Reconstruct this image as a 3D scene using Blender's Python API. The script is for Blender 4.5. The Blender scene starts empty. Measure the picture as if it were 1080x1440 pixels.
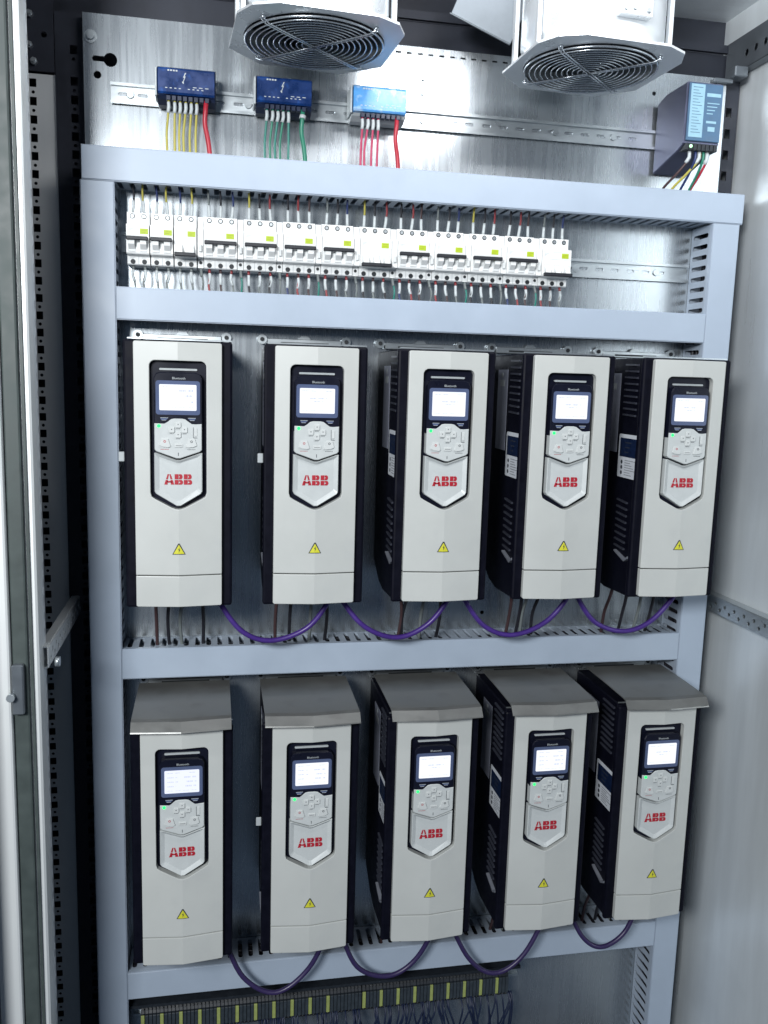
import bpy, bmesh, math, random
from mathutils import Vector, Matrix
random.seed(7)
SC = bpy.context.scene
COL = SC.collection
# ------------------------------------------------------------------ camera
cam = bpy.data.cameras.new("camera"); co = bpy.data.objects.new("camera", cam); COL.objects.link(co)
R_ = Vector((0.9818083, -0.1876706, 0.0288485)); F_ = Vector((0.1898748, 0.9702460, -0.1502340)); U_ = Vector((0.0002044, 0.1529786, 0.9882295))
m = Matrix(((R_.x, U_.x, -F_.x, 0.06254), (R_.y, U_.y, -F_.y, -1.66299), (R_.z, U_.z, -F_.z, 0.04699), (0, 0, 0, 1)))
co.matrix_world = m
cam.sensor_fit = 'HORIZONTAL'; cam.sensor_width = 36; cam.lens = 1216.88 / 1080 * 36
cam.clip_start = .02; cam.clip_end = 50
SC.camera = co
# ------------------------------------------------------------------ world: dim cool room light
W = bpy.data.worlds.new("World"); SC.world = W; W.use_nodes = True
bg = W.node_tree.nodes['Background']; bg.inputs[0].default_value = (.48, .68, 1, 1); bg.inputs[1].default_value = .115
SC.view_settings.view_transform = 'Standard'; SC.view_settings.look = 'None'
SC.view_settings.exposure = 0; SC.view_settings.gamma = 1
# ------------------------------------------------------------------ lamps
def area(name, loc, target, sx, sy, watts, col):
    l = bpy.data.lights.new(name, 'AREA'); l.shape = 'RECTANGLE'; l.size = sx; l.size_y = sy; l.energy = watts; l.color = col
    o = bpy.data.objects.new(name, l); COL.objects.link(o); o.location = loc
    o.rotation_euler = (Vector(target) - Vector(loc)).to_track_quat('-Z', 'Y').to_euler(); return o
area('cabinet_tube_lamp', (.52, -.70, .765), (.5, 0, .42), .70, .06, 5.0, (.98, .985, 1))
area('room_fill_light', (-.82, -2.4, .62), (.4, 0, -.35), .7, .45, 76, (.95, .98, 1))  # added fill from the front left, standing in for general room light

# ------------------------------------------------------------------ materials
def mat(name, col, rough=.5, metal=0., var=.06, scale=30, stretch=(1, 1, 1), bump=.0, rvar=.08, spots=None, spec=.5, emis=None, estr=0):
    M = bpy.data.materials.new(name); M.use_nodes = True; nt = M.node_tree; N = nt.nodes; L = nt.links
    b = N['Principled BSDF']
    b.inputs['Roughness'].default_value = rough; b.inputs['Metallic'].default_value = metal
    b.inputs['Specular IOR Level'].default_value = spec
    b.inputs['Base Color'].default_value = (*col, 1)
    if emis:
        b.inputs['Emission Color'].default_value = (*emis, 1); b.inputs['Emission Strength'].default_value = estr
    tc = N.new('ShaderNodeTexCoord'); mp = N.new('ShaderNodeMapping'); mp.inputs['Scale'].default_value = stretch
    L.new(tc.outputs['Object'], mp.inputs[0])
    oi = N.new('ShaderNodeObjectInfo'); va = N.new('ShaderNodeVectorMath'); va.operation = 'MULTIPLY_ADD'
    L.new(oi.outputs['Random'], va.inputs[0]); va.inputs[1].default_value = (7, 5, 3); L.new(mp.outputs[0], va.inputs[2])
    n = N.new('ShaderNodeTexNoise'); n.inputs['Scale'].default_value = scale; n.inputs['Detail'].default_value = 6; n.inputs['Roughness'].default_value = .6
    L.new(va.outputs[0], n.inputs['Vector'])
    if var:
        r = N.new('ShaderNodeMapRange'); r.inputs[1].default_value = .3; r.inputs[2].default_value = .7
        r.inputs[3].default_value = 1 - var; r.inputs[4].default_value = 1 + var; L.new(n.outputs[0], r.inputs[0])
        mm = N.new('ShaderNodeVectorMath'); mm.operation = 'SCALE'; mm.inputs[0].default_value = col; L.new(r.outputs[0], mm.inputs['Scale'])
        out = mm.outputs[0]
        if spots:
            n2 = N.new('ShaderNodeTexNoise'); n2.inputs['Scale'].default_value = spots[0]; n2.inputs['Detail'].default_value = 8
            L.new(tc.outputs['Object'], n2.inputs['Vector'])
            r2 = N.new('ShaderNodeMapRange'); r2.inputs[1].default_value = .56; r2.inputs[2].default_value = .72; r2.inputs[3].default_value = 0; r2.inputs[4].default_value = spots[2]
            L.new(n2.outputs[0], r2.inputs[0]); mx = N.new('ShaderNodeMix'); mx.data_type = 'RGBA'
            L.new(r2.outputs[0], mx.inputs[0]); L.new(out, mx.inputs[6]); mx.inputs[7].default_value = (*spots[1], 1); out = mx.outputs[2]
        L.new(out, b.inputs['Base Color'])
    if rvar:
        r = N.new('ShaderNodeMapRange'); r.inputs[1].default_value = .3; r.inputs[2].default_value = .7
        r.inputs[3].default_value = max(0, rough - rvar); r.inputs[4].default_value = rough + rvar; L.new(n.outputs[0], r.inputs[0]); L.new(r.outputs[0], b.inputs['Roughness'])
    if bump:
        bp = N.new('ShaderNodeBump'); bp.inputs['Strength'].default_value = bump; bp.inputs['Distance'].default_value = .001
        L.new(n.outputs[0], bp.inputs['Height']); L.new(bp.outputs[0], b.inputs['Normal'])
    return M
K = dict(
 steel=mat('brushed_galvanised_steel', (.44, .475, .50), .27, .84, .04, 9, (12, 1, .5), .0, .035, spots=(4.5, (.31, .335, .36), .6)),
 side=mat('brushed_side_steel', (.80, .85, .87), .34, .4, .22, 5, (1, 1, .12), .02, .10, spots=(1.4, (.44, .47, .50), .5)),
 zinc=mat('zinc_plated_steel', (.52, .56, .58), .34, .85, .06, 40, (.3, 1, 1), .02),
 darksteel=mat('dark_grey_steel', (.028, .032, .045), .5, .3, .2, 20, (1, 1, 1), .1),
 midsteel=mat('grey_steel', (.16, .18, .20), .42, .6, .15, 14, (1, 1, 1), .15),
 ceil=mat('grey_roof_steel', (.78, .82, .85), .4, .15, .15, 6, (1, 3, 1), .1),
 white=mat('bright_steel_flange', (.74, .77, .78), .4, .25, .05, 30, (1, 1, .2), .05),
 wfan=mat('pale_fan_metal', (.80, .83, .85), .32, .35, .05, 12, (1, 1, 1), .08),
 duct=mat('lavender_grey_pvc', (.39, .458, .55), .42, 0, .035, 12, (1, 1, 1), .06, spots=(5, (.31, .375, .45), .5)),
 ductin=mat('lavender_grey_pvc_body', (.36, .42, .50), .5, 0, .05, 20, (1, 1, 1), .06),
 cover=mat('warm_light_grey_plastic', (.505, .518, .495), .42, 0, .035, 10, (1, 1, 1), .05, spots=(9, (.44, .455, .45), .6)),
 pad=mat('keypad_light_grey_plastic', (.52, .545, .54), .38, 0, .03, 60, (1, 1, 1), .04),
 button=mat('button_grey_plastic', (.57, .59, .58), .35, 0, .03, 80),
 black=mat('black_plastic', (.0032, .0035, .0085), .5, 0, .25, 60, (1, 1, 1), .12, spots=(14, (.006, .007, .014), .6), spec=.12),
 gloss=mat('glossy_navy_black_plastic', (.006, .007, .016), .34, 0, .1, 30, spec=.22),
 frame=mat('smoky_glass_frame', (.085, .11, .20), .18, 0, .05, 30),
 edge=mat('dull_light_edge_plastic', (.42, .45, .46), .4, 0, .05, 60),
 screen=mat('lit_screen', (.05, .05, .06), .3, 0, 0, 1, rvar=0, emis=(.90, .93, 1), estr=1.1),
 screenb=mat('lit_screen_bluer', (.05, .05, .06), .3, 0, 0, 1, rvar=0, emis=(.80, .84, 1), estr=1.1),
 scrtext=mat('screen_print', (.05, .05, .06), .3, 0, 0, 1, rvar=0, emis=(.58, .63, .82), estr=1),
 led=mat('green_led', (.02, .5, .1), .3, 0, 0, 1, rvar=0, emis=(.01, 1, .12), estr=2.0),
 red=mat('red_logo_print', (.40, .014, .028), .45, 0, .08, 200),
 ink=mat('dark_print', (.035, .04, .05), .5, 0, .1, 200),
 yellow=mat('warning_yellow', (.62, .60, .04), .5, 0, .06, 200),
 paper=mat('label_paper', (.60, .63, .68), .5, 0, .05, 60),
 paperb=mat('label_blue_print', (.006, .014, .045), .35, 0, .5, 160),
 papere=mat('label_pale_plate', (.34, .36, .44), .35, .3, .08, 60),
 hood=mat('grey_hood_sheet', (.17, .172, .165), .36, .4, .12, 18, (1, 1, 1), .12, spots=(16, (.12, .11, .11), .55)),
 brk=mat('breaker_white_plastic', (.78, .79, .78), .4, 0, .03, 60),
 tog=mat('toggle_plastic', (.64, .66, .66), .4, 0, .04, 60),
 sticker=mat('yellow_green_sticker', (.40, .52, .015), .5, 0, .08, 300),
 purple=mat('purple_cable_sheath', (.060, .026, .20), .38, 0, .10, 60),
 wy=mat('yellow_wire', (0.45, 0.4, 0.07), .45, 0, .06, 90), wr=mat('red_wire', (0.42, 0.02, 0.04), .4, 0, .06, 90),
 wg=mat('green_wire', (0.02, 0.19, 0.12), .4, 0, .06, 90), wt=mat('teal_wire', (.02, .19, .15), .4, 0, .06, 90),
 wp=mat('crimson_wire', (0.45, 0.03, 0.1), .4, 0, .06, 90), wb=mat('blue_wire', (.015, .03, .12), .4, 0, .06, 90),
 wrm=mat('muted_red_wire', (.26, .035, .04), .45, 0, .06, 90), wd=mat('deep_blue_wire', (.010, .018, .050), .45, 0, .06, 90), purple_shaded=mat('shaded_purple_cable_sheath', (.034, .022, .085), .4, 0, .1, 60),  # the darker purple is the same sheath with lower-row shade put into the colour
 wk=mat('black_wire', (.012, .012, .018), .45, 0, .06, 90), wn=mat('brown_wire', (.055, .028, .03), .45, 0, .06, 90),
 wgy=mat('grey_wire', (.16, .18, .18), .45, 0, .06, 90), ww=mat('white_sleeve', (.52, .56, .57), .5, 0, .12, 200),
 bluebox=mat('deep_blue_plastic', (.004, .028, .13), .30, 0, .30, 45, (1, 1, 1), .05, spots=(60, (.02, .10, .38), .6)),
 bluelight=mat('pale_blue_plastic', (.10, .34, .72), .22, 0, .2, 60, (1, 1, 1), .05, spots=(50, (.55, .72, .88), .8)),  # paler blue with whitish mottling, used on the right box
 psu=mat('dark_violet_grey_metal', (.10, .108, .17), .36, .55, .12, 14),
 psuf=mat('blue_grey_plastic', (.065, .14, .24), .4, 0, .10, 60),
 psul=mat('pale_blue_label', (.30, .50, .61), .45, 0, .06, 120),
 term=mat('dark_terminal_plastic', (.014, .018, .024), .5, 0, .2, 90), ty=mat('yellow_green_terminal', (.33, .38, .12), .5, 0, .12, 90),
 hole=mat('screw_recess', (.015, .018, .022), .6, 0, .2, 90), rubber=mat('rubber_gasket', (.05, .065, .062), .55, 0, .2, 30),
 doorm=mat('pale_door_steel', (.80, .82, .81), .4, .35, .06, 8, (1, 1, .1), .06),
 motor=mat('fan_motor_black', (.012, .014, .02), .5, 0, .1, 40), blade=mat('fan_blade_metal', (.30, .33, .36), .4, .6, .1, 30),
 wire=mat('chromed_guard_wire', (.62, .66, .70), .25, .8, .05, 30),
)
# ------------------------------------------------------------------ mesh helpers
def BM(): return bmesh.new()
def bx(bm, x0, x1, y0, y1, z0, z1, bev=0, seg=1):
    x0, x1 = sorted((x0, x1)); y0, y1 = sorted((y0, y1)); z0, z1 = sorted((z0, z1))
    v = [bm.verts.new(p) for p in ((x0, y0, z0), (x1, y0, z0), (x1, y1, z0), (x0, y1, z0), (x0, y0, z1), (x1, y0, z1), (x1, y1, z1), (x0, y1, z1))]
    fs = [bm.faces.new([v[i] for i in f]) for f in ((0, 3, 2, 1), (4, 5, 6, 7), (0, 1, 5, 4), (1, 2, 6, 5), (2, 3, 7, 6), (3, 0, 4, 7))]
    if bev:
        es = list({e for f in fs for e in f.edges}); bmesh.ops.bevel(bm, geom=es, offset=bev, segments=seg, affect='EDGES', profile=.5)
def prism(bm, pts, axis, a0, a1, bev=0):
    """polygon extruded along an axis. pts in (x,z) for 'y', (y,z) for 'x', (x,y) for 'z'; a0/a1 may be functions of the point"""
    f0 = a0 if callable(a0) else (lambda *p: a0); f1 = a1 if callable(a1) else (lambda *p: a1)
    def mk(p, a):
        return {'y': (p[0], a, p[1]), 'x': (a, p[0], p[1]), 'z': (p[0], p[1], a)}[axis]
    A = [bm.verts.new(mk(p, f0(*p))) for p in pts]; B = [bm.verts.new(mk(p, f1(*p))) for p in pts]
    n = len(pts); fs = [bm.faces.new(A), bm.faces.new(B[::-1])]
    for i in range(n): fs.append(bm.faces.new((A[i], B[i], B[(i + 1) % n], A[(i + 1) % n])))
    if bev:
        es = list(fs[0].edges) + list(fs[1].edges); bmesh.ops.bevel(bm, geom=es, offset=bev, segments=1, affect='EDGES')
    return fs
def cyl(bm, p0, p1, r0, r1=None, n=16, caps=True):
    r1 = r0 if r1 is None else r1; p0 = Vector(p0); p1 = Vector(p1); d = (p1 - p0).normalized()
    u = d.orthogonal().normalized(); w = d.cross(u)
    A = [bm.verts.new(p0 + (u * math.cos(t) + w * math.sin(t)) * r0) for t in [2 * math.pi * i / n for i in range(n)]]
    B = [bm.verts.new(p1 + (u * math.cos(t) + w * math.sin(t)) * r1) for t in [2 * math.pi * i / n for i in range(n)]]
    for i in range(n):
        f = bm.faces.new((A[i], A[(i + 1) % n], B[(i + 1) % n], B[i])); f.smooth = n > 7
    if caps: bm.faces.new(A[::-1]); bm.faces.new(B)
def tube(bm, pts, r, n=8, sub=6):
    P = [Vector(p) for p in pts]; Q = []
    if len(P) > 2 and sub > 1:
        for i in range(len(P) - 1):
            a = P[max(i - 1, 0)]; b = P[i]; c = P[i + 1]; d = P[min(i + 2, len(P) - 1)]
            for k in range(sub):
                t = k / sub
                Q.append(.5 * ((2 * b) + (c - a) * t + (2 * a - 5 * b + 4 * c - d) * t * t + (3 * b - a - 3 * c + d) * t ** 3))
        Q.append(P[-1])
    else: Q = P
    prev = None; u = None
    for i, p in enumerate(Q):
        d = (Q[min(i + 1, len(Q) - 1)] - Q[max(i - 1, 0)]).normalized()
        if u is None: u = d.orthogonal().normalized()
        u = (u - d * u.dot(d)).normalized(); w = d.cross(u)
        ring = [bm.verts.new(p + (u * math.cos(2 * math.pi * k / n) + w * math.sin(2 * math.pi * k / n)) * r) for k in range(n)]
        if prev:
            for k in range(n):
                f = bm.faces.new((prev[k], prev[(k + 1) % n], ring[(k + 1) % n], ring[k])); f.smooth = True
        else: bm.faces.new(ring[::-1])
        prev = ring
    bm.faces.new(prev)
def ring(bm, c, R, r, n=48, m=6):
    rows = []
    for i in range(n):
        a = 2 * math.pi * i / n; o = Vector((math.cos(a), math.sin(a), 0))
        rows.append([bm.verts.new(Vector(c) + o * (R + r * math.cos(2 * math.pi * k / m)) + Vector((0, 0, r * math.sin(2 * math.pi * k / m)))) for k in range(m)])
    for i in range(n):
        for k in range(m):
            f = bm.faces.new((rows[i][k], rows[(i + 1) % n][k], rows[(i + 1) % n][(k + 1) % m], rows[i][(k + 1) % m])); f.smooth = True
def circ(cx, cy, r, n=14): return [(cx + r * math.cos(2 * math.pi * i / n), cy + r * math.sin(2 * math.pi * i / n)) for i in range(n)]
def rect(x0, x1, y0, y1): return [(x0, y0), (x1, y0), (x1, y1), (x0, y1)]
def rrect(x0, x1, y0, y1, r, n=4):
    out = []
    for cx, cy, a0 in ((x1 - r, y1 - r, 0), (x0 + r, y1 - r, 90), (x0 + r, y0 + r, 180), (x1 - r, y0 + r, 270)):
        for i in range(n + 1):
            a = math.radians(a0 + 90 * i / n); out.append((cx + r * math.cos(a), cy + r * math.sin(a)))
    return out
def plate(bm, outline, holes, axis, a0, a1):
    """flat sheet with real cut-outs; faces at a0 and a1 and walls between"""
    def mk(p, a): return {'y': (p[0], a, p[1]), 'x': (a, p[0], p[1]), 'z': (p[0], p[1], a)}[axis]
    chunks = [(outline, holes)]
    if len(outline) == 4 and len(holes) > 3:      # long strips are filled cell by cell
        u0, u1 = min(p[0] for p in outline), max(p[0] for p in outline); v0, v1 = min(p[1] for p in outline), max(p[1] for p in outline)
        ax = 0 if (u1 - u0) > (v1 - v0) else 1
        hs = sorted(holes, key=lambda h: min(p[ax] for p in h)); chunks = []; lo = (u0, v0)[ax]; cur = []; hi = -1e9
        for h in hs:
            a_ = min(p[ax] for p in h)
            if cur and a_ > hi + 1e-5:
                c_ = (a_ + hi) / 2; chunks.append((rect(lo, c_, v0, v1) if ax == 0 else rect(u0, u1, lo, c_), cur)); lo = c_; cur = []
            cur.append(h); hi = max(hi, max(p[ax] for p in h))
        chunks.append((rect(lo, u1, v0, v1) if ax == 0 else rect(u0, u1, lo, v1), cur))
    for a in (a0, a1):
      for ol, hl in chunks:
        es = []
        for lp in [ol] + hl:
            vs = [bm.verts.new(mk(p, a)) for p in lp]
            es += [bm.edges.new((vs[i], vs[(i + 1) % len(vs)])) for i in range(len(vs))]
        bmesh.ops.triangle_fill(bm, use_beauty=True, use_dissolve=False, edges=es)
    for lp in [outline] + holes:
        A = [bm.verts.new(mk(p, a0)) for p in lp]; B = [bm.verts.new(mk(p, a1)) for p in lp]
        for i in range(len(lp)): bm.faces.new((A[i], A[(i + 1) % len(lp)], B[(i + 1) % len(lp)], B[i]))
    bmesh.ops.remove_doubles(bm, verts=bm.verts, dist=1e-6)
def obj(name, bm, m, parent=None, recalc=True, label=None):
    if recalc: bmesh.ops.recalc_face_normals(bm, faces=bm.faces)
    me = bpy.data.meshes.new(name); bm.to_mesh(me); bm.free(); me.materials.append(K[m] if isinstance(m, str) else m)
    o = bpy.data.objects.new(name, me); COL.objects.link(o)
    if parent: o.parent = parent
    if label: o['label'] = label
    return o
def thing(name, label, cat, loc=(0, 0, 0), group=None):
    o = bpy.data.objects.new(name, None); o.empty_display_size = .02; COL.objects.link(o); o.location = loc
    return tag(o, label, cat, group)
def tag(o, label, cat, group=None):
    o['label'] = label; o['category'] = cat
    if group: o['group'] = group
    return o
def dup(root, loc, label, group=None):
    def rec(o, par):
        c = o.copy(); COL.objects.link(c)
        if par: c.parent = par
        for ch in kids.get(o, []): rec(ch, c)
        return c
    kids = {}
    for ch in root.children_recursive: kids.setdefault(ch.parent, []).append(ch)
    r = rec(root, None); r.location = loc; r['label'] = label
    if group: r['group'] = group
    return r
ORD = ['first', 'second', 'third', 'fourth', 'fifth', 'sixth', 'seventh', 'eighth', 'ninth', 'tenth', 'eleventh', 'twelfth', 'thirteenth',
       'fourteenth', 'fifteenth', 'sixteenth', 'seventeenth', 'eighteenth', 'nineteenth', 'twentieth']

# ------------------------------------------------------------------ cabinet shell
cab = thing('electrical_cabinet', 'open steel switchgear cabinet with perforated posts around the mounting plate', 'cabinet', (0, 0, -1.4))
def cp(name, bm, m, label=None, par=None):
    o = obj(name, bm, m, par or cab, label=label)
    if not par: o.matrix_parent_inverse = Matrix.Translation((0, 0, 1.4))
    return o
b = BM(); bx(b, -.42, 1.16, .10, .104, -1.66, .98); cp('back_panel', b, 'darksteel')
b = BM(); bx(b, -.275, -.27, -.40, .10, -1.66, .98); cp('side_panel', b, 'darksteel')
b = BM(); bx(b, 1.10, 1.104, -.62, .10, -1.66, .98); cp('side_panel', b, 'side', 'brushed steel right side panel')
b = BM(); plate(b, rect(-.27, 1.10, -.36, .10), [], 'z', .80, .804); cp('roof_panel', b, 'ceil')
# folded rear top rail with slots
b = BM(); bx(b, -.27, 1.10, .055, .098, .665, .72, .002); bx(b, -.27, 1.10, .045, .053, .72, .735); cp('top_rail', b, 'darksteel')
# left rear upright with square and round holes (dark)
zz = [(.548 - .0305 * i) for i in range(60)]
b = BM(); holes = []
for z in [.60] + zz: holes.append(rect(-.188, -.176, z - .0072, z + .0072)); holes.append(circ(-.182, z - .0153, .003, 8))
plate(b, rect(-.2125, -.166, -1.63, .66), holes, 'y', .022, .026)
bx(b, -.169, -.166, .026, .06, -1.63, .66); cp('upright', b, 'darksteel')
# left inner mounting strip, perforated, facing right
b = BM(); holes = []
for i in range(60):
    z = .542 - .0305 * i
    holes.append(rect(-.2575, -.2460, z - .0070, z + .0070)); holes.append(circ(-.2515, z - .0153, .0030, 8))
plate(b, rect(-.2685, -.216, -1.63, .557), holes, 'y', .028, .030)
bx(b, -.2160, -.2135, .026, .060, -1.63, .557); cp('perforated_strip', b, 'doorm')
b = BM(); plate(b, rect(-.268, -.214, .560, .70), [circ(-.23, .62, .005)], 'y', .022, .026)
cp('corner_plate', b, 'darksteel')
for (x, z) in ((-.254, .600), (-.247, .574), (-.252, .65)):
    b = BM(); cyl(b, (x, .022, z), (x, .014, z), .006, n=6); cyl(b, (x, .014, z), (x, .008, z), .0035, n=10); cp('bolt', b, 'zinc')
# left front post: white flange with serrated edge, rubber, door edge
b = BM(); bx(b, -.233, -.200, -.335, -.300, -1.63, .82, .003); cp('front_post', b, 'doorm')
holes = [rect(-.2855, -.2815, -1.62 + .0262 * i, -1.62 + .0262 * i + .013) for i in range(92)]
b = BM(); plate(b, rect(-.300, -.278, -1.63, .82), holes, 'x', -.2035, -.2005); cp('post_flange', b, 'white')
b = BM(); bx(b, -.237, -.214, -.343, -.3355, -1.63, .82, .003, 2); bx(b, -.212, -.208, -.339, -.3355, -1.63, .82); cp('gasket', b, 'rubber')
b = BM(); bx(b, -.33, -.2375, -.352, -.33, -1.63, .82, .004, 2); cp('door_edge', b, 'doorm')
hg = BM(); bx(hg, -.236, -.219, -.356, -.3435, -.462, -.385, .002); h = cp('hinge', hg, 'midsteel')
b = BM(); cyl(b, (-.236, -.357, -.432), (-.236, -.366, -.432), .006, n=10); o_ = cp('hinge_pin', b, 'zinc')
# side rails (both sides, same height)
for s, xa in ((-1, -.21), (1, 1.098)):
    b = BM(); y0, y1 = (-.30, .05) if s < 0 else (-.42, .02)
    holes = [circ(y, -.3935 + (.005 if k % 2 else -.005), .0042, 8) for k, y in enumerate([y0 + .02 + .0165 * i for i in range(int((y1 - y0 - .03) / .0165))])]
    x0 = xa if s > 0 else xa + .002
    xo = x0 - (.022 if s > 0 else .013) * s
    plate(b, rect(y0, y1, -.408, -.376), holes, 'x', xo, xo - .002 * s)
    bx(b, xo, x0, y0, y1, -.3765, -.3745); bx(b, xo, x0, y0, y1, -.4095, -.4075)
    cp('side_rail', b, 'zinc' if s > 0 else 'doorm')
b = BM(); cyl(b, (-.185, -.290, -.402), (-.178, -.290, -.402), .008, n=10); cp('bolt', b, 'zinc')
# right top rail and its bracket
b = BM(); holes = [circ(-.02 - .03 * i, .70, .007, 8) for i in range(12)]
plate(b, rect(-.42, .05, .672, .735), holes, 'x', 1.078, 1.080); bx(b, 1.078, 1.098, -.42, .05, .671, .673); bx(b, 1.078, 1.098, -.42, .05, .735, .737)
cp('top_side_rail', b, 'midsteel')
b = BM(); bx(b, 1.020, 1.060, -.012, -.004, .644, .652, .001); bx(b, 1.052, 1.080, -.03, .0, .652, .672, .002); cp('corner_bracket', b, 'midsteel')
# right rear upright
b = BM(); holes = [rect(1.070, 1.082, .60 - .0405 * i - .009, .60 - .0405 * i + .009) for i in range(54)]
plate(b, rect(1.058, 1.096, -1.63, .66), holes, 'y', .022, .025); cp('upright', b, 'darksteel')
b = BM(); bx(b, -.27, 1.10, -.33, .10, -1.67, -1.666); cp('floor_panel', b, 'darksteel')
# ------------------------------------------------------------------ mounting plate
mp_ = thing('mounting_plate', 'brushed galvanised steel back plate carrying all the components', 'mounting plate', (0, 0, -1.63))
b = BM(); key = []
kc = circ(-.118, .582, .0125, 16)
key = [(-.146, .578), (-.130, .578)] + [(-.118 + .0115 * math.cos(math.radians(a)), .582 + .0115 * math.sin(math.radians(a))) for a in range(200, 521, 20)] + [(-.130, .587), (-.146, .587), (-.149, .5825)]
holes = [key, circ(-.140, .556, .0065), ]
for i in range(22): holes.append(rect(.385 + .0205 * i, .385 + .0205 * i + .0095, .6415, .6445))
for (x, z) in ((.90, .615), (.60, -.42)): holes.append(circ(x, z, .004))
plate(b, rect(-.163, 1.053, -1.60, .655), holes, 'y', 0, .003)
bx(b, -.163, 1.053, .003, .020, .652, .655)
sheet = obj('steel_sheet', b, 'steel', mp_); sheet.matrix_parent_inverse = Matrix.Translation((0, 0, 1.63))
for (x, z, r) in ((-.150, .617, .011), (.438, .600, .007), (.438, .575, .007), (1.02, .60, .008)):
    b = BM(); cyl(b, (x, 0, z), (x, -.002, z), r, n=20); cyl(b, (x, -.002, z), (x, -.007, z), r * .66, r * .6, n=6)
    o = obj('screw', b, 'zinc', mp_); o.matrix_parent_inverse = Matrix.Translation((0, 0, 1.63))
# ------------------------------------------------------------------ DIN rails
def rail(name, label, x0, x1, zc, sc=1.0, screws=()):
    t = thing(name, label, 'mounting rail', (x0, 0, zc)); L = x1 - x0
    b = BM(); n = int((L - .02) / .033)
    holes = [rrect(.012 + .033 * i, .012 + .033 * i + .018, -.0028, .0028, .0026, 2) for i in range(n)]
    plate(b, rect(0, L, -.0125, .0125), holes, 'y', -.0022, -.0010)
    for s in (-1, 1):
        bx(b, 0, L, -.0010, -.0085, s * .0125, s * .0137); bx(b, 0, L, -.0075, -.0085, s * .0137, s * .0175)
    obj('rail_profile', b, 'zinc', t)
    for sx in screws:
        b = BM(); cyl(b, (sx - x0, -.0022, 0), (sx - x0, -.0055, 0), .0068, .006, n=14); bx(b, sx - x0 - .004, sx - x0 + .004, -.006, -.0054, -.0007, .0007)
        obj('screw', b, 'zinc', t)
    return t
rail('din_rail', 'long slotted metal rail behind the three blue boxes, running to the power supply', -.118, .912, .527, screws=(-.085, .118, .44, .70, .82))
rail('din_rail', 'slotted metal rail behind the row of white circuit breakers', -.104, .998, .277, screws=(.93,))
rail('din_rail', 'metal rail under the yellow marked terminal strip at the bottom', -.105, .72, -1.235)
# ------------------------------------------------------------------ cable ducts
def comb(bm, n0, n1, fixed, thick, horiz, y0=-.078, y1=-.001, pitch=.0205, slot=.0088, ys0=-.062, ys1=-.007):
    """slotted side wall: real fingers with real gaps. horiz: runs along x at height 'fixed'; else along z at x 'fixed'"""
    n = int((n1 - n0) / pitch); off = ((n1 - n0) - n * pitch) / 2; holes = []
    for i in range(n):
        a = n0 + off + pitch * (i + .5) - slot / 2
        r = rrect(a, a + slot, ys0, ys1, slot * .45, 2)
        holes.append(r if horiz else [(q, p) for p, q in r])
    if horiz: plate(bm, rect(n0, n1, y0, y1), holes, 'z', fixed, fixed + thick)
    else: plate(bm, rect(y0, y1, n0, n1), holes, 'x', fixed, fixed + thick)
def duct(label, x0, x1, z0, z1, horiz, lid=(0, 0)):
    t = thing('cable_duct', label, 'cable duct', ((x0 + x1) / 2, 0, z0), 'slotted cable ducts framing the panel'); T = Matrix.Translation((-(x0 + x1) / 2, 0, -z0))
    def c(name, bm, m):
        o = obj(name, bm, m, t); o.matrix_parent_inverse = T; return o
    b = BM(); bx(b, x0 + .002, x1 - .002, -.0035, -.001, z0 + .002, z1 - .002); c('duct_base', b, 'ductin')
    for k in (0, 1):
        b = BM()
        if horiz: comb(b, x0, x1, z0 + .0012 if k == 0 else z1 - .0030, .0018, True)
        else: comb(b, z0, z1, x0 + .0012 if k == 0 else x1 - .0030, .0018, False)
        c('slotted_wall', b, 'ductin')
    b = BM()
    bx(b, x0 - lid[0], x1 + lid[0], -.0815, -.0795, z0 - lid[1], z1 + lid[1], .0008)
    if horiz:
        bx(b, x0 - lid[0], x1 + lid[0], -.0795, -.070, z0 - .0012, z0 + .0004); bx(b, x0 - lid[0], x1 + lid[0], -.0795, -.070, z1 - .0004, z1 + .0012)
    else:
        bx(b, x0 - .0012, x0 + .0004, -.0795, -.070, z0, z1); bx(b, x1 - .0004, x1 + .0012, -.0795, -.070, z0, z1)
    c('duct_lid', b, 'duct')
    b = BM(); cx, cz = (x0 + x1) / 2, (z0 + z1) / 2; L0, L1 = (x0, x1) if horiz else (z0, z1); W0 = (z0 if horiz else x0) + .007; W1 = (z1 if horiz else x1) - .007
    for k in range(22):
        q = [(L0 + .004 + (L1 - L0 - .008) * j / 8, random.uniform(-.066, -.010), random.uniform(W0, W1)) for j in range(9)]
        tube(b, [(a, y, w) if horiz else (w, y, a) for a, y, w in q], .0042, 5, 2)
    o = c('packed_wires', b, 'wk'); o['kind'] = 'stuff'
    return t
duct('wide pale lavender duct lid along the top, directly under the three blue boxes', -.159, 1.063, .3665, .420, True)
duct('tall pale duct down the left edge of the plate beside the drives', -.161, -.108, -1.60, .3645, False)
duct('tall pale duct down the right edge behind the rightmost drives', 1.003, 1.057, -1.60, .3645, False)
duct('pale horizontal duct between the white breakers and the upper row of drives', -.1065, 1.0015, .1386, .192, True)
duct('dim pale horizontal duct between the upper and the lower row of drives', -.1065, 1.0015, -.5074, -.4526, True)
duct('shaded horizontal duct under the lower row of drives, above the terminal strip', -.1065, 1.0015, -1.158, -1.103, True)
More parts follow.
